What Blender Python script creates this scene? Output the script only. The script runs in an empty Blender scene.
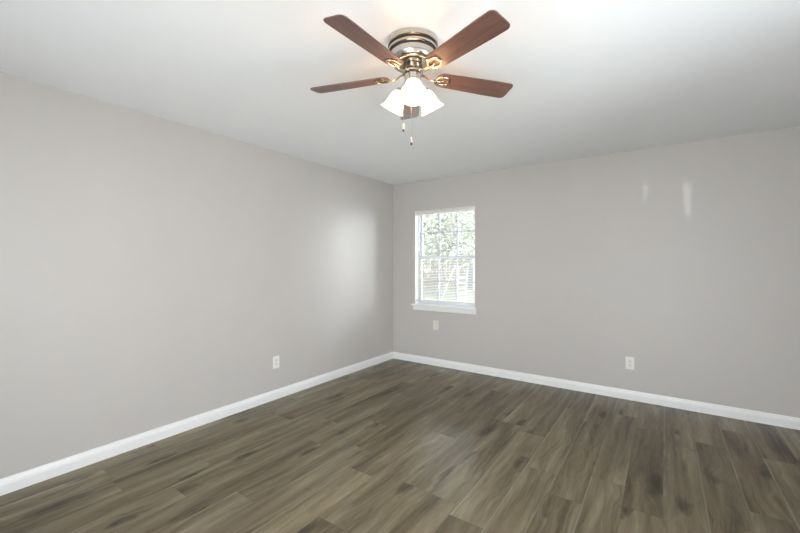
import bpy, bmesh, math, random
from mathutils import Vector, Matrix

S = bpy.context.scene
COL = S.collection
R = math.radians
random.seed(7)

# ------------------------------------------------------------------ camera
CAM = Vector((3.136, -4.33, 1.333))
YAW = 34.86
FWD = Vector((-math.sin(R(YAW)), math.cos(R(YAW)), 0))
RGT = Vector((math.cos(R(YAW)), math.sin(R(YAW)), 0))
cd = bpy.data.cameras.new('camera')
cd.sensor_width = 36
cd.lens = 379 / 800 * 36
cd.shift_y = -3.0 / 800
cd.clip_start = 0.02
cam = bpy.data.objects.new('camera', cd)
cam.location = CAM
cam.rotation_euler = (R(90), 0, R(YAW))
COL.objects.link(cam)
S.camera = cam

# ------------------------------------------------------------------ world, sun, daylight
W = bpy.data.worlds.new('sky')
S.world = W
W.use_nodes = True
wn = W.node_tree
wn.nodes.clear()
bg = wn.nodes.new('ShaderNodeBackground')
wo = wn.nodes.new('ShaderNodeOutputWorld')
tc = wn.nodes.new('ShaderNodeTexCoord')
sep = wn.nodes.new('ShaderNodeSeparateXYZ')
rp = wn.nodes.new('ShaderNodeValToRGB')
wn.links.new(tc.outputs['Generated'], sep.inputs[0])
wn.links.new(sep.outputs['Z'], rp.inputs[0])
rp.color_ramp.elements[0].position = 0.0
rp.color_ramp.elements[0].color = (1.0, 0.98, 0.95, 1)
rp.color_ramp.elements[1].position = 0.7
rp.color_ramp.elements[1].color = (0.62, 0.78, 1.0, 1)
wn.links.new(rp.outputs[0], bg.inputs[0])
bg.inputs[1].default_value = 3.4
wn.links.new(bg.outputs[0], wo.inputs[0])

def light(name, kind, energy, loc, rot=(0, 0, 0), color=(1, 1, 1), **kw):
    l = bpy.data.lights.new(name, kind)
    l.energy = energy
    l.color = color
    for k, v in kw.items():
        setattr(l, k, v)
    o = bpy.data.objects.new(name, l)
    o.location = loc
    o.rotation_euler = rot
    COL.objects.link(o)
    return o

def aim(o, d):
    o.rotation_euler = Vector(d).to_track_quat('-Z', 'Y').to_euler()

sun = light('sun', 'SUN', 3.7, (20, -3, 20), color=(1, 0.95, 0.86), angle=R(0.6))
aim(sun, (-0.50, 0.06, -0.86))
# added area lamp for daylight, outside the invented patio door behind the camera
day = light('rear_fill_lamp', 'AREA', 110, (2.6, -5.85, 1.10), color=(0.92, 0.96, 1.0), shape='RECTANGLE', size=2.5, size_y=2.1)
aim(day, (0.08, 1, 0.28))
# added area lamp for daylight, outside the invented side window at the right
side = light('side_fill_lamp', 'AREA', 66, (4.52, -3.0, 1.35), color=(0.91, 0.96, 1.0), shape='RECTANGLE', size=1.9, size_y=1.5)
aim(side, (-1, 0.1, 0.30))
# added unseen lamp for yard daylight slanting through the window onto the left wall
yard = light('yard_fill_lamp', 'AREA', 520, (3.6, 2.0, 1.95), color=(0.93, 0.96, 1.0), shape='RECTANGLE', size=2.6, size_y=2.0)
aim(yard, (-0.82, -0.57, -0.10))
# daylight through the window the photo shows: a portal onto the sky
pt = light('window_daylight_portal', 'AREA', 1, (0.80, 0.30, 1.41), shape='RECTANGLE', size=0.95, size_y=1.35)
aim(pt, (0, -1, 0))
pt.data.cycles.is_portal = True

# sun glints thrown up through the added patio door onto the far wall: three narrow lamp beams
for gx, gz, gw, gh, ge in ((3.318, 1.93, 0.040, 0.28, 0.0085), (3.285, 2.00, 0.012, 0.16, 0.0020), (2.985, 2.02, 0.020, 0.16, 0.0042)):
    gl = light('sun_glint', 'AREA', ge, (gx + 0.10, -5.95, gz - 0.42), color=(0.97, 1.0, 0.98), shape='RECTANGLE', size=gw, size_y=gh, spread=R(0.5))
    aim(gl, (-0.10, 5.95, 0.42))
lawn = light('lawn_fill_lamp', 'AREA', 160, (0.9, 2.2, 0.10), color=(1.0, 0.99, 0.95), shape='RECTANGLE', size=2.2, size_y=1.6)  # added fill lamp outside the far window, brightens the ceiling from below
aim(lawn, (0, -0.5, 1))
S.cycles.use_light_tree = False
S.cycles.light_sampling_threshold = 0.0
S.view_settings.view_transform = 'Standard'
S.view_settings.look = 'None'
S.view_settings.gamma = 1
S.view_settings.exposure = 0.06
S.view_settings.use_curve_mapping = False

# ------------------------------------------------------------------ materials
def new_mat(name):
    m = bpy.data.materials.new(name)
    m.use_nodes = True
    nt = m.node_tree
    b = nt.nodes['Principled BSDF']
    return m, nt, b

class N:
    """small node helper"""
    def __init__(s, nt): s.nt = nt
    def put(s, sock, v):
        if isinstance(v, bpy.types.NodeSocket): s.nt.links.new(v, sock)
        elif v is not None: sock.default_value = v
    def math(s, op, a, b=None, c=None, clamp=False):
        n = s.nt.nodes.new('ShaderNodeMath'); n.operation = op; n.use_clamp = clamp
        s.put(n.inputs[0], a); s.put(n.inputs[1], b); s.put(n.inputs[2], c)
        return n.outputs[0]
    def xyz(s, x, y, z=0.0):
        n = s.nt.nodes.new('ShaderNodeCombineXYZ')
        s.put(n.inputs[0], x); s.put(n.inputs[1], y); s.put(n.inputs[2], z)
        return n.outputs[0]
    def sep(s, v):
        n = s.nt.nodes.new('ShaderNodeSeparateXYZ'); s.put(n.inputs[0], v); return n.outputs
    def obj(s):
        return s.nt.nodes.new('ShaderNodeTexCoord').outputs['Object']
    def noise(s, v, scale, detail=3, rough=0.5, dist=0.0):
        n = s.nt.nodes.new('ShaderNodeTexNoise')
        s.put(n.inputs['Vector'], v); n.inputs['Scale'].default_value = scale
        n.inputs['Detail'].default_value = detail; n.inputs['Roughness'].default_value = rough
        n.inputs['Distortion'].default_value = dist
        return n.outputs[0]
    def white(s, v):
        n = s.nt.nodes.new('ShaderNodeTexWhiteNoise'); n.noise_dimensions = '3D'
        s.put(n.inputs['Vector'], v); return n.outputs
    def ramp(s, f, stops):
        n = s.nt.nodes.new('ShaderNodeValToRGB'); s.put(n.inputs[0], f)
        el = n.color_ramp.elements
        while len(el) < len(stops): el.new(0.5)
        for e, (p, c) in zip(el, stops):
            e.position = p; e.color = (c[0], c[1], c[2], 1)
        return n.outputs[0]
    def mix(s, f, a, b, mode='MIX'):
        n = s.nt.nodes.new('ShaderNodeMix'); n.data_type = 'RGBA'; n.blend_type = mode
        s.put(n.inputs[0], f)
        s.put(n.inputs[6], a if not isinstance(a, tuple) else (*a, 1))
        s.put(n.inputs[7], b if not isinstance(b, tuple) else (*b, 1))
        return n.outputs[2]
    def bump(s, h, strength, dist=0.002):
        n = s.nt.nodes.new('ShaderNodeBump'); n.inputs['Strength'].default_value = strength
        n.inputs['Distance'].default_value = dist; s.put(n.inputs['Height'], h)
        return n.outputs[0]

def simple(name, col, rough=0.5, metal=0.0, var=0.04, scale=30, bump=0.0, spec=0.5, bscale=400):
    m, nt, b = new_mat(name)
    n = N(nt)
    v = n.obj()
    f = n.noise(v, scale)
    c = n.ramp(f, [(0.25, [max(0, k * (1 - var)) for k in col]), (0.75, [min(1, k * (1 + var)) for k in col])])
    nt.links.new(c, b.inputs['Base Color'])
    b.inputs['Roughness'].default_value = rough
    b.inputs['Metallic'].default_value = metal
    b.inputs['Specular IOR Level'].default_value = spec
    if bump:
        nt.links.new(n.bump(n.noise(v, bscale, 2), bump), b.inputs['Normal'])
    return m

M = {}
M['wall'] = simple('warm_grey_wall_paint', (0.550, 0.523, 0.503), 0.42, var=0.012, scale=3, bump=0.10, spec=0.35, bscale=220)
M['ceiling'] = simple('ceiling_paint', (0.915, 0.925, 0.945), 0.8, var=0.01, scale=5, bump=0.25, spec=0.2, bscale=150)
M['trim'] = simple('white_trim_paint', (0.86, 0.86, 0.855), 0.32, var=0.01)
M['vinyl'] = simple('white_window_vinyl', (0.70, 0.735, 0.80), 0.35, var=0.01)
M['muntin'] = simple('grey_muntin', (0.42, 0.45, 0.52), 0.45, var=0.01)  # window vinyl darkened in the colour so the muntins look less lit
M['blind'] = simple('ivory_blind', (0.80, 0.765, 0.70), 0.4, var=0.01)
M['cord'] = simple('blind_cord', (0.75, 0.72, 0.66), 0.8)
M['plate'] = simple('white_plastic_plate', (0.84, 0.83, 0.80), 0.3, var=0.01)
M['plate_cream'] = simple('cream_plastic_plate', (0.74, 0.70, 0.64), 0.35, var=0.01)
M['socket'] = simple('socket_face', (0.76, 0.75, 0.72), 0.35, var=0.01)
M['slot'] = simple('socket_slot', (0.16, 0.15, 0.14), 0.6)
M['screw'] = simple('screw_steel', (0.6, 0.58, 0.54), 0.3, 1.0)
M['nickel'] = simple('brushed_nickel', (0.60, 0.56, 0.51), 0.24, 1.0, var=0.05, scale=60)
def aniso(m):
    nt = m.node_tree; b = nt.nodes['Principled BSDF']
    t = nt.nodes.new('ShaderNodeTangent'); t.direction_type = 'RADIAL'; t.axis = 'Z'
    nt.links.new(t.outputs[0], b.inputs['Tangent']); b.inputs['Anisotropic'].default_value = 0.75
aniso(M['nickel'])
M['bronze'] = simple('antique_brass', (0.54, 0.45, 0.35), 0.25, 1.0, var=0.08, scale=60)
M['groove'] = simple('dark_motor_groove', (0.07, 0.062, 0.055), 0.4, 0.6)
M['fob_wood'] = simple('fob_tan', (0.55, 0.42, 0.30), 0.4)
M['fob_tip'] = simple('fob_dark_tip', (0.03, 0.028, 0.026), 0.35)
M['dirt'] = simple('subsoil', (0.3, 0.25, 0.2), 0.9)

def floor_mat():
    m, nt, b = new_mat('grey_brown_vinyl_planks')
    n = N(nt)
    x, y, z = n.sep(n.obj())
    PW, PL = 0.186, 1.22
    xs = n.math('DIVIDE', n.math('ADD', x, 0.03), PW)
    row = n.math('FLOOR', xs)
    u = n.math('FRACT', xs)
    off = n.white(n.xyz(row, 3.7, 1.3))[0]
    ys = n.math('ADD', n.math('DIVIDE', y, PL), off)
    col = n.math('FLOOR', ys)
    v = n.math('FRACT', ys)
    rnd = n.white(n.xyz(row, col, 9.1))
    r0 = rnd[0]
    rc = n.sep(rnd[1])
    # coordinates that jump from plank to plank
    px = n.math('ADD', x, n.math('MULTIPLY', rc[0], 37.0))
    py = n.math('ADD', y, n.math('MULTIPLY', rc[1], 53.0))
    # broad figure: long cathedrals
    warp = n.noise(n.xyz(n.math('MULTIPLY', px, 5), n.math('MULTIPLY', py, 1.6), 0), 1.0, 3, 0.55)
    broad = n.noise(n.xyz(n.math('MULTIPLY', px, 11), n.math('MULTIPLY', py, 1.1), warp), 1.0, 4, 0.55, 0.25)
    ringx = n.math('ADD', n.math('MULTIPLY', px, 40), n.math('MULTIPLY', warp, 9))
    streak = n.noise(n.xyz(ringx, n.math('MULTIPLY', py, 0.7), 0), 1.0, 3, 0.6)
    fine = n.noise(n.xyz(n.math('MULTIPLY', px, 260), n.math('MULTIPLY', py, 9), 0), 1.0, 3, 0.6)
    f = n.math('ADD', n.math('MULTIPLY', broad, 0.56), n.math('MULTIPLY', streak, 0.28))
    f = n.math('ADD', f, n.math('MULTIPLY', fine, 0.13))
    f = n.math('ADD', f, n.math('MULTIPLY', n.math('SUBTRACT', r0, 0.5), 0.10))
    base = n.ramp(f, [(0.32, (0.064, 0.051, 0.031)), (0.42, (0.117, 0.096, 0.060)), (0.52, (0.180, 0.151, 0.098)),
                      (0.62, (0.246, 0.210, 0.138)), (0.74, (0.325, 0.28, 0.187))])
    # knots: sparse dark ovals
    vo = nt.nodes.new('ShaderNodeTexVoronoi'); vo.voronoi_dimensions = '2D'
    wob = n.math('MULTIPLY', n.math('SUBTRACT', n.noise(n.xyz(n.math('MULTIPLY', px, 16), n.math('MULTIPLY', py, 6), 0), 1.0, 3), 0.5), 0.35)
    nt.links.new(n.xyz(n.math('ADD', n.math('MULTIPLY', px, 3.7), wob), n.math('ADD', n.math('MULTIPLY', py, 1.35), wob), 0), vo.inputs['Vector'])
    vo.inputs['Scale'].default_value = 1.0
    vo.inputs['Randomness'].default_value = 0.9
    vc = n.sep(vo.outputs['Color'])
    keep = n.math('GREATER_THAN', vc[0], 0.36)
    size = n.math('ADD', 0.10, n.math('MULTIPLY', vc[1], 0.11))
    k = n.math('SUBTRACT', 1.0, n.math('DIVIDE', vo.outputs['Distance'], size), clamp=True)
    k = n.math('MULTIPLY', n.math('POWER', k, 0.65), keep)
    k = n.math('MULTIPLY', k, n.math('ADD', 0.68, n.math('MULTIPLY', vc[2], 0.3)))
    base = n.mix(k, base, (0.034, 0.027, 0.021))
    tint = n.ramp(rc[2], [(0.0, (0.98, 0.96, 0.94)), (0.5, (1, 1, 1)), (1.0, (1.05, 1.03, 1.0))])
    base = n.mix(1.0, base, tint, 'MULTIPLY')
    # seams
    eu = n.math('MINIMUM', u, n.math('SUBTRACT', 1.0, u))
    ev = n.math('MINIMUM', v, n.math('SUBTRACT', 1.0, v))
    su = n.math('LESS_THAN', eu, 0.007)
    sv = n.math('LESS_THAN', ev, 0.0011)
    seam = n.math('MAXIMUM', su, sv)
    base = n.mix(n.math('MULTIPLY', seam, 0.3), base, (0.05, 0.042, 0.034))
    # pale bevel highlight painted along one edge of some planks
    pale = n.math('MULTIPLY', n.math('LESS_THAN', n.math('ABSOLUTE', n.math('SUBTRACT', u, 0.030)), 0.024), n.math('GREATER_THAN', rc[2], 0.68))
    base = n.mix(n.math('MULTIPLY', pale, 0.32), base, (0.34, 0.295, 0.235))
    nt.links.new(base, b.inputs['Base Color'])
    rr = n.math('ADD', 0.17, n.math('MULTIPLY', broad, 0.08))
    nt.links.new(rr, b.inputs['Roughness'])
    b.inputs['Specular IOR Level'].default_value = 0.17
    h = n.math('SUBTRACT', n.math('MULTIPLY', fine, 0.06), n.math('MULTIPLY', seam, 1.0))
    nt.links.new(n.bump(h, 0.25, 0.001), b.inputs['Normal'])
    return m
M['floor'] = floor_mat()

def blade_mat():
    m, nt, b = new_mat('walnut_fan_blade')
    n = N(nt)
    x, y, z = n.sep(n.obj())
    f = n.noise(n.xyz(n.math('MULTIPLY', x, 5), n.math('MULTIPLY', y, 70), 0), 1.0, 4, 0.6, 0.5)
    g = n.noise(n.xyz(n.math('MULTIPLY', x, 18), n.math('MULTIPLY', y, 400), 2), 1.0, 2, 0.6)
    c = n.ramp(n.math('ADD', n.math('MULTIPLY', f, 0.8), n.math('MULTIPLY', g, 0.2)),
               [(0.3, (0.094, 0.047, 0.037)), (0.55, (0.156, 0.084, 0.067)), (0.75, (0.215, 0.119, 0.095))])
    nt.links.new(c, b.inputs['Base Color'])
    b.inputs['Roughness'].default_value = 0.32
    return m
M['blade'] = blade_mat()

def glass_mat():
    m, nt, b = new_mat('window_glass')
    nt.nodes.remove(b)
    out = [k for k in nt.nodes if k.type == 'OUTPUT_MATERIAL'][0]
    t = nt.nodes.new('ShaderNodeBsdfTransparent')
    t.inputs[0].default_value = (0.96, 0.975, 0.97, 1)
    g = nt.nodes.new('ShaderNodeBsdfGlossy'); g.inputs['Roughness'].default_value = 0.02
    fr = nt.nodes.new('ShaderNodeFresnel'); fr.inputs[0].default_value = 1.35
    mx = nt.nodes.new('ShaderNodeMixShader')
    nt.links.new(fr.outputs[0], mx.inputs[0]); nt.links.new(t.outputs[0], mx.inputs[1]); nt.links.new(g.outputs[0], mx.inputs[2])
    nt.links.new(mx.outputs[0], out.inputs[0])
    return m
M['glass'] = glass_mat()

def lit(name, col, strength, base=(0.9, 0.88, 0.84)):
    m, nt, b = new_mat(name)
    b.inputs['Base Color'].default_value = (*base, 1)
    b.inputs['Roughness'].default_value = 0.4
    b.inputs['Emission Color'].default_value = (*col, 1)
    b.inputs['Emission Strength'].default_value = strength
    return m
M['shade'] = lit('frosted_glass_shade_lit', (1.0, 0.74, 0.48), 2.2)
def see_through(m, f):
    nt = m.node_tree; b = nt.nodes['Principled BSDF']
    out = [k for k in nt.nodes if k.type == 'OUTPUT_MATERIAL'][0]
    t = nt.nodes.new('ShaderNodeBsdfTransparent'); t.inputs[0].default_value = (1.0, 0.93, 0.84, 1)
    mx = nt.nodes.new('ShaderNodeMixShader'); mx.inputs[0].default_value = f
    nt.links.new(b.outputs[0], mx.inputs[1]); nt.links.new(t.outputs[0], mx.inputs[2]); nt.links.new(mx.outputs[0], out.inputs[0])
see_through(M['shade'], 0.62)
M['bulb'] = lit('bulb_lit', (1.0, 0.80, 0.55), 14)

# ------------------------------------------------------------------ mesh helpers
def link(name, me, mat, parent=None, smooth=False):
    o = bpy.data.objects.new(name, me)
    mats = mat if isinstance(mat, (list, tuple)) else [mat]
    for k in mats: me.materials.append(k)
    if smooth:
        for p in me.polygons: p.use_smooth = True
    COL.objects.link(o)
    if parent: o.parent = parent
    return o

def obj(name, bm, mat, parent=None, smooth=False, recalc=True):
    if recalc: bmesh.ops.recalc_face_normals(bm, faces=bm.faces)
    me = bpy.data.meshes.new(name)
    bm.to_mesh(me); bm.free()
    o = link(name, me, mat, parent, smooth)
    if smooth:
        me.set_sharp_from_angle(angle=R(38))
    return o

def box(bm, x0, x1, y0, y1, z0, z1, bev=0.0, mi=0):
    vs = [bm.verts.new((x, y, z)) for x in (x0, x1) for y in (y0, y1) for z in (z0, z1)]
    idx = [(0, 1, 3, 2), (4, 6, 7, 5), (0, 4, 5, 1), (2, 3, 7, 6), (0, 2, 6, 4), (1, 5, 7, 3)]
    fs = [bm.faces.new([vs[i] for i in f]) for f in idx]
    for f in fs: f.material_index = mi
    if bev:
        es = list({e for f in fs for e in f.edges})
        r = bmesh.ops.bevel(bm, geom=es, offset=bev, segments=2, affect='EDGES', profile=0.5)
        for f in r['faces']: f.material_index = mi
    return vs

def lathe(bm, prof, seg=40, mat=None, mi=0, cap=True):
    """prof: list of (r, z) or (r, z, material index of the face above this point)"""
    mat = mat or Matrix.Identity(4)
    rings = []
    for p in prof:
        r, z = p[0], p[1]
        if r < 1e-6: rings.append([bm.verts.new(mat @ Vector((0, 0, z)))])
        else: rings.append([bm.verts.new(mat @ Vector((r * math.cos(2 * math.pi * i / seg), r * math.sin(2 * math.pi * i / seg), z))) for i in range(seg)])
    for q in range(len(rings) - 1):
        a, b_ = rings[q], rings[q + 1]
        m_i = prof[q + 1][2] if len(prof[q + 1]) > 2 else mi
        for i in range(seg):
            j = (i + 1) % seg
            if len(a) == 1 and len(b_) == 1: continue
            if len(a) == 1: f = bm.faces.new((a[0], b_[j], b_[i]))
            elif len(b_) == 1: f = bm.faces.new((a[i], a[j], b_[0]))
            else: f = bm.faces.new((a[i], a[j], b_[j], b_[i]))
            f.material_index = m_i
    if cap:
        for rg, p in ((rings[0], prof[0]), (rings[-1], prof[-1])):
            if len(rg) > 2:
                f = bm.faces.new(rg); f.material_index = mi

def tube(bm, pts, rad, seg=8, closed=False, flat=1.0, mi=0):
    pts = [Vector(p) for p in pts]
    n = len(pts)
    rads = rad if isinstance(rad, (list, tuple)) else [rad] * n
    rings = []
    prev = None
    for i in range(n):
        if closed: t = pts[(i + 1) % n] - pts[i - 1]
        else: t = pts[min(i + 1, n - 1)] - pts[max(i - 1, 0)]
        t.normalize()
        up = Vector((0, 0, 1)) if prev is None else prev
        if abs(t.dot(up)) > 0.95 and prev is None: up = Vector((1, 0, 0))
        a = (up - t * up.dot(t)).normalized()
        prev = a
        b_ = t.cross(a)
        rings.append([bm.verts.new(pts[i] + a * rads[i] * flat * math.cos(2 * math.pi * k / seg) + b_ * rads[i] * math.sin(2 * math.pi * k / seg)) for k in range(seg)])
    rng = range(n) if closed else range(n - 1)
    for i in rng:
        a, b_ = rings[i], rings[(i + 1) % n]
        for k in range(seg):
            j = (k + 1) % seg
            bm.faces.new((a[k], a[j], b_[j], b_[k])).material_index = mi
    if not closed:
        bm.faces.new(rings[0]).material_index = mi
        bm.faces.new(rings[-1]).material_index = mi

def prism(bm, prof, frame, length, mi=0):
    """extrude closed (a, b) profile; frame = (origin, dir_a, dir_b, dir_len)"""
    o, da, db, dl = [Vector(k) for k in frame]
    r0 = [bm.verts.new(o + da * a + db * b_) for a, b_ in prof]
    r1 = [bm.verts.new(o + da * a + db * b_ + dl * length) for a, b_ in prof]
    n = len(prof)
    for i in range(n):
        j = (i + 1) % n
        bm.faces.new((r0[i], r0[j], r1[j], r1[i])).material_index = mi
    bm.faces.new(r0).material_index = mi
    bm.faces.new(r1).material_index = mi

def tag(o, label, cat, group=None, kind=None):
    o['label'] = label; o['category'] = cat
    if group: o['group'] = group
    if kind: o['kind'] = kind
    return o

def empty(name, loc=(0, 0, 0), rz=0.0, parent=None):
    o = bpy.data.objects.new(name, None)
    o.location = loc; o.rotation_euler = (0, 0, rz)
    o.empty_display_size = 0.1
    COL.objects.link(o)
    if parent: o.parent = parent
    return o

def copy_tree(o, parent=None):
    c = o.copy(); COL.objects.link(c)
    if parent: c.parent = parent
    for ch in list(o.children): copy_tree(ch, c)
    return c

def at(px, d, z):
    p = CAM + FWD * d + RGT * ((px - 400) / 379 * d)
    return Vector((p.x, p.y, z))

# ------------------------------------------------------------------ the room
RX, RY, RH, T = 4.30, -5.64, 2.44, 0.16
WX0, WX1, WZ0, WZ1 = 0.367, 1.238, 0.785, 2.040     # window opening
SY0, SY1, SZ0, SZ1 = -3.90, -2.10, 0.62, 2.06         # added side window opening
DX0, DX1, DZ1 = 1.35, 3.85, 2.10                     # added patio door opening

bm = bmesh.new(); box(bm, -T, RX + T, RY - T, T, -0.12, 0)
tag(obj('floor', bm, M['floor']), 'grey brown wood plank floor with dark knots', 'floor', kind='structure')
bm = bmesh.new(); box(bm, -T, RX + T, RY - T, T, RH, RH + 0.14)
tag(obj('ceiling', bm, M['ceiling']), 'plain white ceiling carrying the fan', 'ceiling', kind='structure')
bm = bmesh.new(); box(bm, -T, 0, RY - T, T, 0, RH)
tag(obj('wall_left', bm, M['wall']), 'long warm grey wall on the left with one outlet', 'wall', kind='structure')

def holed(name, x0, x1, y0, y1, hx0, hx1, hz0, hz1, swap=False):
    """wall slab with one rectangular hole, closed all round"""
    bm = bmesh.new()
    xs, zs = (x0, hx0, hx1, x1), (0, hz0, hz1, RH)
    if hz0 <= 0: zs = (0, hz1, RH)
    nz = len(zs)
    g = {(i, k, s): bm.verts.new(((y0, y1)[s], xs[i], zs[k]) if swap else (xs[i], (y0, y1)[s], zs[k])) for i in range(4) for k in range(nz) for s in (0, 1)}
    hk = 1 if nz == 4 else 0
    solid = lambda i, k: 0 <= i < 3 and 0 <= k < nz - 1 and not (i == 1 and k == hk)
    for i in range(3):
        for k in range(nz - 1):
            if not solid(i, k): continue
            for s in (0, 1):
                bm.faces.new([g[(i, k, s)], g[(i + 1, k, s)], g[(i + 1, k + 1, s)], g[(i, k + 1, s)]])
            for (di, dk, a, b_) in ((-1, 0, (i, k), (i, k + 1)), (1, 0, (i + 1, k), (i + 1, k + 1)), (0, -1, (i, k), (i + 1, k)), (0, 1, (i, k + 1), (i + 1, k + 1))):
                if not solid(i + di, k + dk):
                    bm.faces.new([g[(*a, 0)], g[(*b_, 0)], g[(*b_, 1)], g[(*a, 1)]])
    return obj(name, bm, M['wall'])
tag(holed('wall_back', 0, RX, 0, T, WX0, WX1, WZ0, WZ1), 'grey far wall with the small window and two wall plates', 'wall', kind='structure')
bm = bmesh.new(); box(bm, -0.7, RX + 1.3, RY - 0.9, T + 0.12, RH + 0.14, RH + 0.30)  # added unseen slab, its eaves block sun from the side window
tag(obj('roof', bm, M['ceiling']), 'added flat roof, deep eaves to keep sun off the side window', 'roof', kind='structure')
tag(holed('wall_right', RY - T, T, RX, RX + T, SY0, SY1, SZ0, SZ1, True), 'grey wall on the right with the added side window', 'wall', kind='structure')
tag(holed('wall_front', 0, RX, RY - T, RY, DX0, DX1, 0, DZ1), 'grey wall behind the camera with the added patio door', 'wall', kind='structure')

BP = [(0, 0), (0.0145, 0), (0.0145, 0.056), (0.0125, 0.062), (0.0125, 0.067), (0.0095, 0.074), (0.0065, 0.083), (0.005, 0.090), (0, 0.092)]
def baseboard(name, label, o, da, dl, ln):
    bm = bmesh.new(); prism(bm, BP, (o, da, (0, 0, 1), dl), ln)
    tag(obj(name, bm, M['trim']), label, 'baseboard', kind='structure')
baseboard('baseboard_left', 'white moulded baseboard along the left wall', (0, RY, 0), (1, 0, 0), (0, 1, 0), -RY)
baseboard('baseboard_back', 'white moulded baseboard along the far wall under the window', (0.0145, 0, 0), (0, -1, 0), (1, 0, 0), RX - 0.029)
baseboard('baseboard_right', 'white moulded baseboard along the right wall', (RX, RY, 0), (-1, 0, 0), (0, 1, 0), -RY)

# ------------------------------------------------------------------ window
win = empty('window_1', (WX0, 0, WZ0))
tag(win, 'white double hung window with small panes in the far wall', 'window', kind='structure')
def loc(o): o.location = -Vector(win.location); return o
bm = bmesh.new()
fy0, fy1 = 0.085, T
box(bm, WX0, WX0 + 0.018, fy0, fy1, WZ0, WZ1, 0.002)
box(bm, WX1 - 0.018, WX1, fy0, fy1, WZ0, WZ1, 0.002)
box(bm, WX0 + 0.018, WX1 - 0.018, fy0, fy1, WZ1 - 0.018, WZ1, 0.002)
box(bm, WX0 + 0.018, WX1 - 0.018, fy0, fy1, WZ0, WZ0 + 0.008, 0.002)
loc(obj('window_frame', bm, M['vinyl'], win))
bm = bmesh.new()                                          # painted jamb liner of the recess
box(bm, WX0, WX0 + 0.006, 0.0, fy0, WZ0, WZ1)
box(bm, WX1 - 0.006, WX1, 0.0, fy0, WZ0, WZ1)
box(bm, WX0 + 0.006, WX1 - 0.006, 0.0, fy0, WZ1 - 0.006, WZ1)
loc(obj('jamb', bm, M['trim'], win))
def sash(name, y0, y1, z0, z1, bot, top, zm):
    s = empty(name, (0, 0, 0), parent=win)
    x0, x1 = WX0 + 0.018, WX1 - 0.018
    bm = bmesh.new()
    st = 0.020
    box(bm, x0, x0 + st, y0, y1, z0, z1, 0.002)
    box(bm, x1 - st, x1, y0, y1, z0, z1, 0.002)
    box(bm, x0 + st, x1 - st, y0, y1, z0, z0 + bot, 0.002)
    box(bm, x0 + st, x1 - st, y0, y1, z1 - top, z1, 0.002)
    loc(obj('sash_frame', bm, M['vinyl'], s))
    gx0, gx1, gz0, gz1 = x0 + st, x1 - st, z0 + bot, z1 - top
    bm = bmesh.new()
    ym = (y0 + y1) / 2
    for k in (1, 2):
        xm = gx0 + (gx1 - gx0) * k / 3
        box(bm, xm - 0.007, xm + 0.007, ym - 0.009, ym + 0.009, gz0, gz1)
    for k in range(3):
        a = gx0 + (gx1 - gx0) * k / 3 + (0.007 if k else 0); b_ = gx0 + (gx1 - gx0) * (k + 1) / 3 - (0.007 if k < 2 else 0)
        box(bm, a, b_, ym - 0.009, ym + 0.009, zm - 0.007, zm + 0.007)
    loc(obj('muntin_grid', bm, M['muntin'], s))
    bm = bmesh.new()
    box(bm, gx0, gx1, ym - 0.002, ym + 0.002, gz0, gz1)
    loc(obj('glass', bm, M['glass'], s))
    return s
sash('upper_sash', 0.124, 0.150, 1.398, WZ1 - 0.018, 0.036, 0.024, 1.747)
lo = sash('lower_sash', 0.095, 0.121, WZ0 + 0.008, 1.434, 0.030, 0.036, 1.098)
bm = bmesh.new()
box(bm, 0.785, 0.835, 0.097, 0.119, 1.434, 1.442, 0.002)
box(bm, 0.800, 0.845, 0.100, 0.112, 1.442, 1.452, 0.002)
loc(obj('sash_lock', bm, M['screw'], lo))
bm = bmesh.new()
prism(bm, [(-0.040, 0.004), (-0.036, 0), (fy0, 0), (fy0, 0.022), (-0.034, 0.022), (-0.040, 0.016)], ((WX0 + 0.0, 0, 0.765), (0, 1, 0), (0, 0, 1), (1, 0, 0)), WX1 - WX0)
box(bm, WX0 - 0.036, WX0, -0.040, -0.0005, 0.765, 0.787, 0.003)
box(bm, WX1, WX1 + 0.036, -0.040, -0.0005, 0.765, 0.787, 0.003)
loc(obj('window_sill', bm, M['trim'], win))
bm = bmesh.new()
prism(bm, [(0, 0.004), (0, 0.062), (-0.016, 0.062), (-0.016, 0.014), (-0.010, 0.004)], ((WX0 - 0.022, -0.0005, 0.703), (0, 1, 0), (0, 0, 1), (1, 0, 0)), WX1 - WX0 + 0.044)
loc(obj('apron', bm, M['trim'], win))

# blind inside the recess
bl = empty('window_blind', (0.80, 0.030, 2.03))
tag(bl, 'ivory mini blind with open slats hanging in the window recess', 'blind')
def bloc(o): o.location = -Vector(bl.location); return o
bx0, bx1 = WX0 + 0.010, WX1 - 0.010
bm = bmesh.new(); box(bm, bx0, bx1, 0.012, 0.048, 1.998, 2.033, 0.003)
bloc(obj('headrail', bm, M['blind'], bl))
bm = bmesh.new()
nsl = 56
for i in range(nsl):
    zc = 1.985 - i * (1.985 - 0.862) / (nsl - 1)
    row = []
    for k in range(5):
        s = (k / 4 - 0.5) * 0.025
        row.append((0.030 + s, zc - 0.0016 * (2 * s / 0.025) ** 2 + s * 0.10))
    va = [[bm.verts.new((x, y, z + dz)) for (y, z) in row] for x in (bx0 + 0.002, bx1 - 0.002) for dz in (0, 0.0005)]
    for k in range(4):
        bm.faces.new((va[0][k], va[0][k + 1], va[2][k + 1], va[2][k]))
        bm.faces.new((va[1][k], va[3][k], va[3][k + 1], va[1][k + 1]))
    bm.faces.new((va[0][0], va[2][0], va[3][0], va[1][0]))
    bm.faces.new((va[0][4], va[1][4], va[3][4], va[2][4]))
bloc(obj('slats', bm, M['blind'], bl, recalc=False))
bm = bmesh.new(); box(bm, bx0 + 0.001, bx1 - 0.001, 0.017, 0.043, 0.832, 0.848, 0.003)
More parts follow.
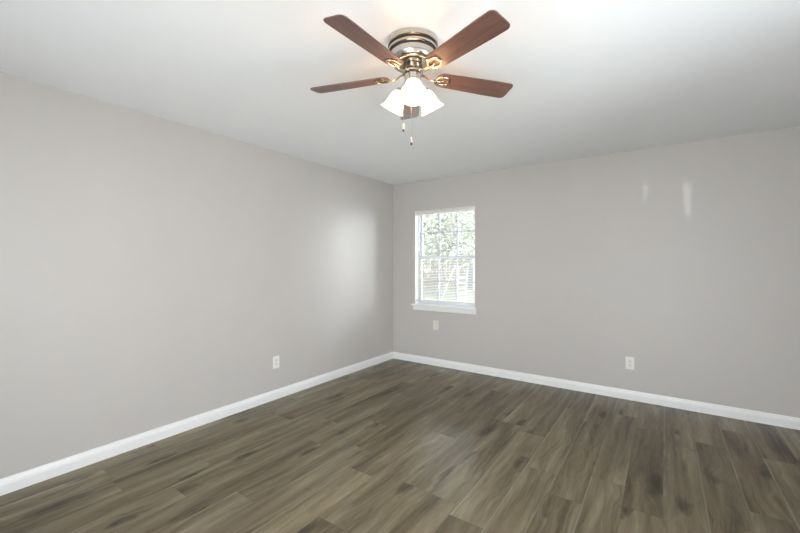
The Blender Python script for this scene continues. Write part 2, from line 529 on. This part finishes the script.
bloc(obj('bottom_rail', bm, M['blind'], bl))
for x in (0.50, 1.10):
    bm = bmesh.new()
    for y in (0.0165, 0.0435):
        tube(bm, [(x, y, 1.998), (x, y, 0.846)], 0.0006, 5)
    bloc(obj('ladder_cord', bm, M['cord'], bl))

# ------------------------------------------------------------------ wall plates
def plate_mesh(w, h, t):
    bm = bmesh.new(); box(bm, -w / 2, w / 2, -t, 0, -h / 2, h / 2, 0.0025); return bm
def outlet(label, group=None):
    o = empty('wall_outlet'); tag(o, label, 'outlet')
    obj('cover_plate', plate_mesh(0.074, 0.120, 0.006), M['plate'], o)
    for sgn in (1, -1):
        bm = bmesh.new()
        prof = []
        for i in range(20):
            a = 2 * math.pi * i / 20
            prof.append((max(-0.0145, min(0.0145, 0.0172 * math.cos(a))), 0.0145 * math.sin(a) * (1 if abs(math.cos(a)) < 0.9 else 1)))
        prism(bm, prof, ((0, -0.006, sgn * 0.0195), (1, 0, 0), (0, 0, 1), (0, -1, 0)), 0.0018)
        rc = obj('receptacle', bm, M['socket'], o)
        bm = bmesh.new()
        box(bm, -0.0075, -0.0055, -0.0082, -0.0079, sgn * 0.0195 - 0.001, sgn * 0.0195 + 0.008)
        box(bm, 0.0055, 0.0075, -0.0082, -0.0079, sgn * 0.0195 - 0.0005, sgn * 0.0195 + 0.0065)
        lathe(bm, [(0.0026, 0), (0.0026, 0.0003)], 12, Matrix.Translation((0, -0.0079, sgn * 0.0195 - 0.0068)) @ Matrix.Rotation(R(90), 4, 'X'))
        obj('slot', bm, M['slot'], rc)
    bm = bmesh.new(); lathe(bm, [(0.0032, 0), (0.0032, 0.0008), (0.002, 0.0014), (0, 0.0015)], 14, Matrix.Translation((0, -0.006, 0)) @ Matrix.Rotation(R(90), 4, 'X'))
    obj('screw', bm, M['screw'], o)
    return o
o1 = outlet('white electrical outlet low on the far wall to the right of the window')
o1.location = (2.863, 0, 0.358)
o2 = copy_tree(o1)
o2['label'] = 'white electrical outlet low on the long left wall'
o2.location = (0, -1.965, 0.362); o2.rotation_euler = (0, 0, R(90))
o3 = empty('blank_wall_plate', (0.692, 0, 0.527))
tag(o3, 'small cream wall plate directly under the window sill', 'wall plate')
obj('cover_plate', plate_mesh(0.082, 0.122, 0.006), M['plate_cream'], o3)
for z in (0.042, -0.042):
    bm = bmesh.new(); lathe(bm, [(0.003, 0), (0.003, 0.0008), (0, 0.0014)], 12, Matrix.Translation((0, -0.006, z)) @ Matrix.Rotation(R(90), 4, 'X'))
    obj('screw', bm, M['plate_cream'], o3)

# ------------------------------------------------------------------ ceiling fan
FAN = at(412.7, 1.894, RH)
fan = empty('ceiling_fan', FAN, R(YAW))          # local x = to the camera's right, y = away from it
tag(fan, 'flush mounted ceiling fan with five walnut blades and three lit bell shades', 'ceiling fan')

bm = bmesh.new()
lathe(bm, [(0.0, 0), (0.120, 0), (0.125, -0.004), (0.125, -0.026), (0.121, -0.030), (0.117, -0.031, 1), (0.117, -0.040, 1), (0.121, -0.042),
           (0.121, -0.052), (0.117, -0.055), (0.112, -0.056, 1), (0.111, -0.064, 1), (0.114, -0.067), (0.1145, -0.076), (0.111, -0.092), (0.105, -0.106),
           (0.098, -0.114), (0.090, -0.118), (0.086, -0.1185, 1), (0.046, -0.119), (0.0, -0.119)], 56, cap=False)
obj('motor_housing', bm, [M['nickel'], M['groove']], fan, True)
bm = bmesh.new()
lathe(bm, [(0.043, -0.119), (0.047, -0.121), (0.047, -0.140), (0.044, -0.143)], 40)
obj('collar', bm, M['bronze'], fan, True)
bm = bmesh.new()
lathe(bm, [(0.036, -0.143, 0), (0.036, -0.147, 1), (0.051, -0.148), (0.053, -0.151), (0.053, -0.157), (0.050, -0.160), (0.038, -0.161), (0.038, -0.166, 1), (0.041, -0.167), (0.041, -0.205), (0.045, -0.210), (0.045, -0.222), (0.036, -0.232), (0.018, -0.238), (0.010, -0.246), (0, -0.248)], 40, cap=False)
obj('switch_housing', bm, [M['nickel'], M['groove']], fan, True)

ZB = -0.168
PITCH = R(-12.1)
def blade_mesh():
    bm = bmesh.new()
    r0, r1, th = 0.125, 0.556, 0.0055
    out = []
    def w(x):
        t = (x - r0) / (r1 - r0)
        return 0.0475 + 0.0115 * min(1, t * 1.25)
    up = []
    n = 24
    for i in range(n + 1):
        x = r0 + (r1 - r0) * i / n
        up.append((x, w(x)))
    rad = 0.022
    pts = []
    # rounded root and tip corners
    def corner(cx, cy, a0, a1, r):
        return [(cx + r * math.cos(R(a0 + (a1 - a0) * k / 6)), cy + r * math.sin(R(a0 + (a1 - a0) * k / 6))) for k in range(7)]
    wt, wr = w(r1), w(r0)
    pts += corner(r1 - rad, wt - rad, 0, 90, rad)
    pts += [(x, y) for x, y in reversed(up) if r0 + 0.035 < x < r1 - rad - 0.005]
    pts += corner(r0 + 0.034, wr - 0.034, 90, 180, 0.034)
    pts += [(x, -y) for x, y in reversed(pts)]
    top = [bm.verts.new((x, y, th / 2)) for x, y in pts]
    bot = [bm.verts.new((x, y, -th / 2)) for x, y in pts]
    bm.faces.new(top); bm.faces.new(list(reversed(bot)))
    for i in range(len(pts)):
        j = (i + 1) % len(pts)
        bm.faces.new((top[i], bot[i], bot[j], top[j]))
    es = [e for e in bm.edges if (e.verts[0].co.z > 0) == (e.verts[1].co.z > 0)]
    bmesh.ops.bevel(bm, geom=es, offset=0.0012, segments=1, affect='EDGES')
    return bm
def bracket_mesh():
    bm = bmesh.new()
    # cast arm curling from the hub down and out to the blade
    arm = [(0.048, 0, 0.010), (0.068, 0, 0.006), (0.086, 0, -0.006), (0.104, 0, -0.012), (0.122, 0, -0.009)]
    tube(bm, arm, [0.010, 0.008, 0.007, 0.007, 0.008], 10, flat=0.55)
    # open heart-shaped loop screwed under the blade
    lp = []
    for i in range(28):
        a = 2 * math.pi * i / 28
        rr = 0.034 * (1 + 0.16 * math.cos(a) - 0.10 * abs(math.sin(a)) ** 4)
        lp.append((0.157 + rr * math.cos(a) * 1.10 + (-0.006 if abs(a - 0) < 0.3 or a > 6.0 else 0), 0.030 / 0.034 * rr * math.sin(a), -0.0065))
    tube(bm, lp, 0.0055, 8, closed=True, flat=0.6)
    # inner tongue
    tube(bm, [(0.118, 0, -0.009), (0.140, 0.006, -0.0075), (0.158, 0.004, -0.007), (0.166, -0.006, -0.007)], [0.006, 0.0045, 0.004, 0.003], 8, flat=0.6)
    for (x, y) in ((0.196, 0.0), (0.150, 0.029), (0.150, -0.029)):
        lathe(bm, [(0.0065, -0.0115), (0.006, -0.0125), (0.003, -0.0135), (0.0, -0.0137)], 12, Matrix.Translation((x, y, 0.003)))
        lathe(bm, [(0.009, -0.004), (0.009, -0.0085), (0.007, -0.0095)], 14, Matrix.Translation((x, y, 0.001)))
    return bm
b0 = obj('blade', blade_mesh(), M['blade'], fan, False)
k0 = obj('blade_bracket', bracket_mesh(), [M['bronze']], b0, True)
k0['label'] = 'antique brass blade bracket with an open loop'
blades = [b0] + [copy_tree(b0, fan) for _ in range(4)]
for i, b_ in enumerate(blades):
    b_.location = (0, 0, ZB)
    b_.rotation_euler = (PITCH, 0, R(90.3 - 72 * i))

# light kit
TILT = R(31)
shade_prof = [(0.0210, 0.0), (0.0225, -0.005), (0.0265, -0.012), (0.0325, -0.020), (0.0380, -0.031), (0.0415, -0.044), (0.0435, -0.058), (0.0460, -0.072), (0.0500, -0.086), (0.0560, -0.098), (0.0625, -0.105)]
def shade_mesh():
    bm = bmesh.new()
    inner = [(r - 0.0028, z) for r, z in reversed(shade_prof)]
    lathe(bm, shade_prof + [(0.0632, -0.1062), (0.0615, -0.1070)] + inner, 40, cap=False)
    return bm
sh = None
for i, th in enumerate((-90, 30, 150)):
    d = Vector((math.cos(R(th)), math.sin(R(th)), 0))
    neck = d * 0.066 + Vector((0, 0, -0.226))
    rot = Matrix.Rotation(R(th), 4, 'Z') @ Matrix.Rotation(-TILT, 4, 'Y')
    ax = rot.to_3x3() @ Vector((0, 0, -1))
    bm = bmesh.new()
    tube(bm, [d * 0.040 + Vector((0, 0, -0.214)), d * 0.052 + Vector((0, 0, -0.208)), d * 0.060 + Vector((0, 0, -0.213)), neck - ax * 0.004], 0.0075, 10)
    mt = Matrix.Translation(neck) @ rot
    lathe(bm, [(0.012, 0.008), (0.021, 0.003), (0.0245, -0.002), (0.0245, -0.011), (0.0232, -0.012), (0.0232, -0.001), (0.010, -0.002)], 28, mt)
    obj('light_arm', bm, M['bronze'], fan, True)
    if sh is None:
        sh = obj('lamp_shade', shade_mesh(), M['shade'], fan, True)
        bm = bmesh.new()
        lathe(bm, [(0, -0.003), (0.012, -0.004), (0.012, -0.026), (0.014, -0.034), (0.023, -0.050), (0.0255, -0.060), (0.023, -0.072), (0.014, -0.081), (0, -0.084)], 24, cap=False)
        s2 = sh
        obj('light_bulb', bm, M['bulb'], sh, True)
    else:
        s2 = copy_tree(sh, fan)
    s2.matrix_local = mt
    wl = light('fan_lamp_light', 'POINT', 3.8, (0, 0, 0), color=(1, 0.64, 0.37), shadow_soft_size=0.03)
    wl.parent = fan
    wl.location = neck + ax * 0.092

for (x, y, z0, z1) in ((-0.046, -0.022, -0.212, -0.418), (-0.0075, -0.030, -0.226, -0.486)):
    bm = bmesh.new()
    tube(bm, [(x * 0.9, y * 0.9, z0), (x, y, z0 - 0.004), (x, y, z1)], 0.0009, 6)
    k = 0
    while z0 - 0.01 - k * 0.006 > z1:
        zz = z0 - 0.01 - k * 0.006
        lathe(bm, [(0, 0.0014), (0.0014, 0), (0, -0.0014)], 6, Matrix.Translation((x, y, zz)), cap=False)
        k += 1
    pc = obj('pull_chain', bm, M['nickel'], fan)
    bm = bmesh.new()
    lathe(bm, [(0, 0.002), (0.003, 0), (0.0045, -0.006), (0.005, -0.018), (0.0046, -0.026), (0.0052, -0.027, 1), (0.0056, -0.033, 1), (0.004, -0.039, 1), (0, -0.041, 1)], 14, Matrix.Translation((x, y, z1)), cap=False)
    obj('pull_fob', bm, [M['fob_wood'], M['fob_tip']], pc, True)

# ------------------------------------------------------------------ added patio door behind the camera, opening for the rear daylight
dr = empty('added_door', (DX0, RY, 0))
tag(dr, 'added white framed sliding glass patio door behind the camera, for daylight', 'door', kind='structure')
def dloc(o): o.location = -Vector(dr.location); return o
bm = bmesh.new()
ya, yb = RY - 0.12, RY - 0.03
box(bm, DX0, DX0 + 0.05, ya, yb, 0, DZ1); box(bm, DX1 - 0.05, DX1, ya, yb, 0, DZ1)
box(bm, DX0 + 0.05, DX1 - 0.05, ya, yb, DZ1 - 0.05, DZ1); box(bm, DX0 + 0.05, DX1 - 0.05, ya, yb, 0, 0.05)
xm = (DX0 + DX1) / 2
box(bm, xm - 0.04, xm + 0.04, ya, yb, 0.05, DZ1 - 0.05)
dloc(obj('door_frame', bm, M['vinyl'], dr))
for a, b_ in ((DX0 + 0.05, xm - 0.04), (xm + 0.04, DX1 - 0.05)):
    bm = bmesh.new(); box(bm, a, b_, RY - 0.078, RY - 0.072, 0.05, DZ1 - 0.05)
    dloc(obj('glass', bm, M['glass'], dr))

sw = empty('added_window', (RX, SY0, SZ0))  # added unseen window, opening for the daylight from the right
tag(sw, 'added white framed side window in the right wall, for daylight', 'window', kind='structure')
bm = bmesh.new()
xa, xb = RX + 0.08, RX + 0.14
box(bm, xa, xb, SY0, SY0 + 0.05, SZ0, SZ1); box(bm, xa, xb, SY1 - 0.05, SY1, SZ0, SZ1)
box(bm, xa, xb, SY0 + 0.05, SY1 - 0.05, SZ1 - 0.05, SZ1); box(bm, xa, xb, SY0 + 0.05, SY1 - 0.05, SZ0, SZ0 + 0.05)
box(bm, xa, xb, (SY0 + SY1) / 2 - 0.03, (SY0 + SY1) / 2 + 0.03, SZ0 + 0.05, SZ1 - 0.05)
o = obj('window_frame', bm, M['vinyl'], sw); o.location = -Vector(sw.location)
for a, b_ in ((SY0 + 0.05, (SY0 + SY1) / 2 - 0.03), ((SY0 + SY1) / 2 + 0.03, SY1 - 0.05)):
    bm = bmesh.new(); box(bm, RX + 0.107, RX + 0.113, a, b_, SZ0 + 0.05, SZ1 - 0.05)
    o = obj('glass', bm, M['glass'], sw); o.location = -Vector(sw.location)

# ------------------------------------------------------------------ the yard beyond the window
M['lawn'] = simple('pale_dry_lawn', (0.36, 0.345, 0.28), 0.9, var=0.25, scale=2.5)
M['bark'] = simple('pale_bark', (0.50, 0.47, 0.43), 0.9, var=0.2, scale=12)
M['leaf'] = simple('sage_leaf', (0.56, 0.57, 0.49), 0.6, var=0.2, scale=4)
M['leaf_pale'] = simple('pale_leaf', (0.66, 0.66, 0.58), 0.6, var=0.15, scale=4)
M['fence'] = simple('weathered_fence', (0.42, 0.385, 0.34), 0.85, var=0.08, scale=8)
M['siding'] = simple('shed_siding', (0.38, 0.375, 0.38), 0.8, var=0.06, scale=6)
M['white'] = simple('white_outdoor_paint', (0.85, 0.85, 0.84), 0.5, var=0.03)
GZ = -0.15
bm = bmesh.new(); box(bm, -45, 30, -30, 60, GZ - 0.3, GZ)
tag(obj('ground', bm, M['lawn']), 'pale dry lawn outside the window', 'lawn', kind='structure')

def tree(name, label, loc_, h, cr, ch, nl, leaf, seed, lsz=0.09):
    rnd = random.Random(seed)
    t = empty(name, loc_)
    tag(t, label, 'tree', 'trees in the yard beyond the window')
    bm = bmesh.new()
    tr = 0.035 * h * 0.55
    bend = [Vector((0, 0, -0.05))]
    for k in range(1, 7):
        bend.append(Vector((rnd.uniform(-1, 1) * 0.03 * h * k / 6, rnd.uniform(-1, 1) * 0.03 * h * k / 6, h * 0.85 * k / 6)))
    tube(bm, bend, [tr * (1.25 - k * 0.19) for k in range(7)], 9)
    tips = []
    for k in range(13):
        a = rnd.uniform(0, 6.28); zb = rnd.uniform(0.28, 0.8) * h
        i = min(5, int(zb / (h * 0.85) * 6)); f = zb / (h * 0.85) * 6 - i
        p0 = bend[i].lerp(bend[i + 1], min(1, f))
        L = cr * rnd.uniform(0.6, 1.0)
        p = [p0]
        for q in (1, 2, 3):
            p.append(p0 + Vector((math.cos(a + rnd.uniform(-.25, .25)) * L * q / 3, math.sin(a + rnd.uniform(-.25, .25)) * L * q / 3, L * (0.35 * q / 3 + 0.12 * rnd.uniform(-1, 1)))))
        tube(bm, p, [tr * 0.42, tr * 0.3, tr * 0.18, tr * 0.06], 6)
        tips += p[1:]
    obj('trunk', bm, M['bark'], t, True)
    vs, fs = [], []
    for k in range(nl):
        c = rnd.choice(tips) if rnd.random() < 0.75 else bend[rnd.randint(3, 6)]
        sp = cr * 0.30
        p = c + Vector((rnd.gauss(0, sp), rnd.gauss(0, sp), rnd.gauss(0, sp * ch)))
        if p.z < 0.12 * h: continue
        n_ = Vector((rnd.gauss(0, 1), rnd.gauss(0, 1), rnd.gauss(0, 1) + 0.6)).normalized()
        a = n_.orthogonal().normalized(); b_ = n_.cross(a)
        an = rnd.uniform(0, 6.28); u_ = a * math.cos(an) + b_ * math.sin(an); w_ = n_.cross(u_)
        s = lsz * rnd.uniform(0.6, 1.3); i0 = len(vs)
        vs += [p - u_ * s, p + w_ * s * 0.45 + n_ * s * 0.12, p + u_ * s, p - w_ * s * 0.45 + n_ * s * 0.12]
        fs += [(i0, i0 + 1, i0 + 2), (i0, i0 + 2, i0 + 3)]
    me = bpy.data.meshes.new('foliage'); me.from_pydata([tuple(v) for v in vs], [], fs)
    link('foliage', me, leaf, t)
    return t
for (nm, lb, px, d, h, cr, ch, nl, lf, sd, ls) in (
    ('shade_tree', 'tall pale leafy tree behind the left panes of the window', 418, 17, 5.0, 2.1, 1.0, 3600, M['leaf_pale'], 1, 0.10),
    ('shade_tree', 'tall sage green tree with arching branches behind the middle panes', 444, 18.2, 5.2, 2.4, 0.9, 3600, M['leaf'], 2, 0.11),
    ('shade_tree', 'pale tree behind the right panes beyond the shed roof', 482, 32, 7.2, 2.8, 1.0, 3400, M['leaf_pale'], 3, 0.14),
    ('shade_tree', 'farthest tall tree closing the view between the two nearest trees', 433, 31, 7.4, 3.4, 1.0, 3600, M['leaf'], 4, 0.16),
    ('shade_tree', 'distant broad pale tree behind the shed', 457, 41, 9.0, 3.8, 1.0, 3600, M['leaf_pale'], 5, 0.18)):
    p = at(px, d, GZ)
    tree(nm, lb, p, h, cr, ch, nl, lf, sd, ls)

# board fence at the left
fn = empty('board_fence', at(418, 21.2, GZ), R(YAW))
tag(fn, 'weathered beige board fence behind the left tree', 'fence')
bm = bmesh.new()
for i in range(36):
    x = -2.6 + i * 0.15
    box(bm, x, x + 0.142, 0, 0.02, 0.03, 1.70 + 0.02 * ((i * 7) % 3))
obj('board_panel', bm, M['fence'], fn)
for i in range(4):
    bm = bmesh.new(); box(bm, -2.6 + i * 1.76, -2.5 + i * 1.76, 0.02, 0.12, 0, 1.75)
    obj('fence_post', bm, M['fence'], fn)

# garden shed at the right
sd_ = empty('garden_shed', at(475, 21.5, GZ), R(YAW))
tag(sd_, 'grey garden shed with white sloping roof and white corner trim behind the right panes', 'shed')
bm = bmesh.new()
prism(bm, [(-1.05, 0), (1.6, 0), (1.6, 2.95), (-1.05, 1.95)], ((0, 0, 0), (1, 0, 0), (0, 0, 1), (0, 1, 0)), 2.4)
obj('shed_wall', bm, M['siding'], sd_)
bm = bmesh.new()
prism(bm, [(-1.35, 1.86), (1.9, 3.08), (1.9, 3.32), (-1.35, 2.10)], ((0, -0.35, 0), (1, 0, 0), (0, 0, 1), (0, 1, 0)), 3.1)
obj('shed_roof', bm, M['white'], sd_)
bm = bmesh.new(); box(bm, -0.12, 0.10, -0.03, 0, 0, 2.25)
obj('corner_trim', bm, M['white'], sd_)

# white ladder leaning on the lawn
ld = empty('step_ladder', at(455, 14.2, GZ), R(YAW + 12))
tag(ld, 'white wooden step ladder standing open on the lawn outside the window', 'ladder')
for sx in (0.0, 0.36):
    bm = bmesh.new(); tube(bm, [(sx, -0.1, 0), (sx + 0.16, 0.02, 1.32)], 0.021, 4)
    obj('side_rail', bm, M['white'], ld)
for k in range(5):
    bm = bmesh.new(); z = 0.14 + k * 0.2; f = z / 1.32
    box(bm, 0.16 * f - 0.01, 0.36 + 0.16 * f + 0.01, -0.15 + 0.12 * f, -0.03 + 0.12 * f, z, z + 0.030)
    obj('tread', bm, M['white'], ld)
bm = bmesh.new()
tube(bm, [(-0.38, 0.5, 0), (-0.02, 0.10, 1.30)], 0.019, 4); tube(bm, [(-0.02, 0.10, 1.28), (0.16, 0.04, 1.30)], 0.017, 4)
obj('rear_brace', bm, M['white'], ld)
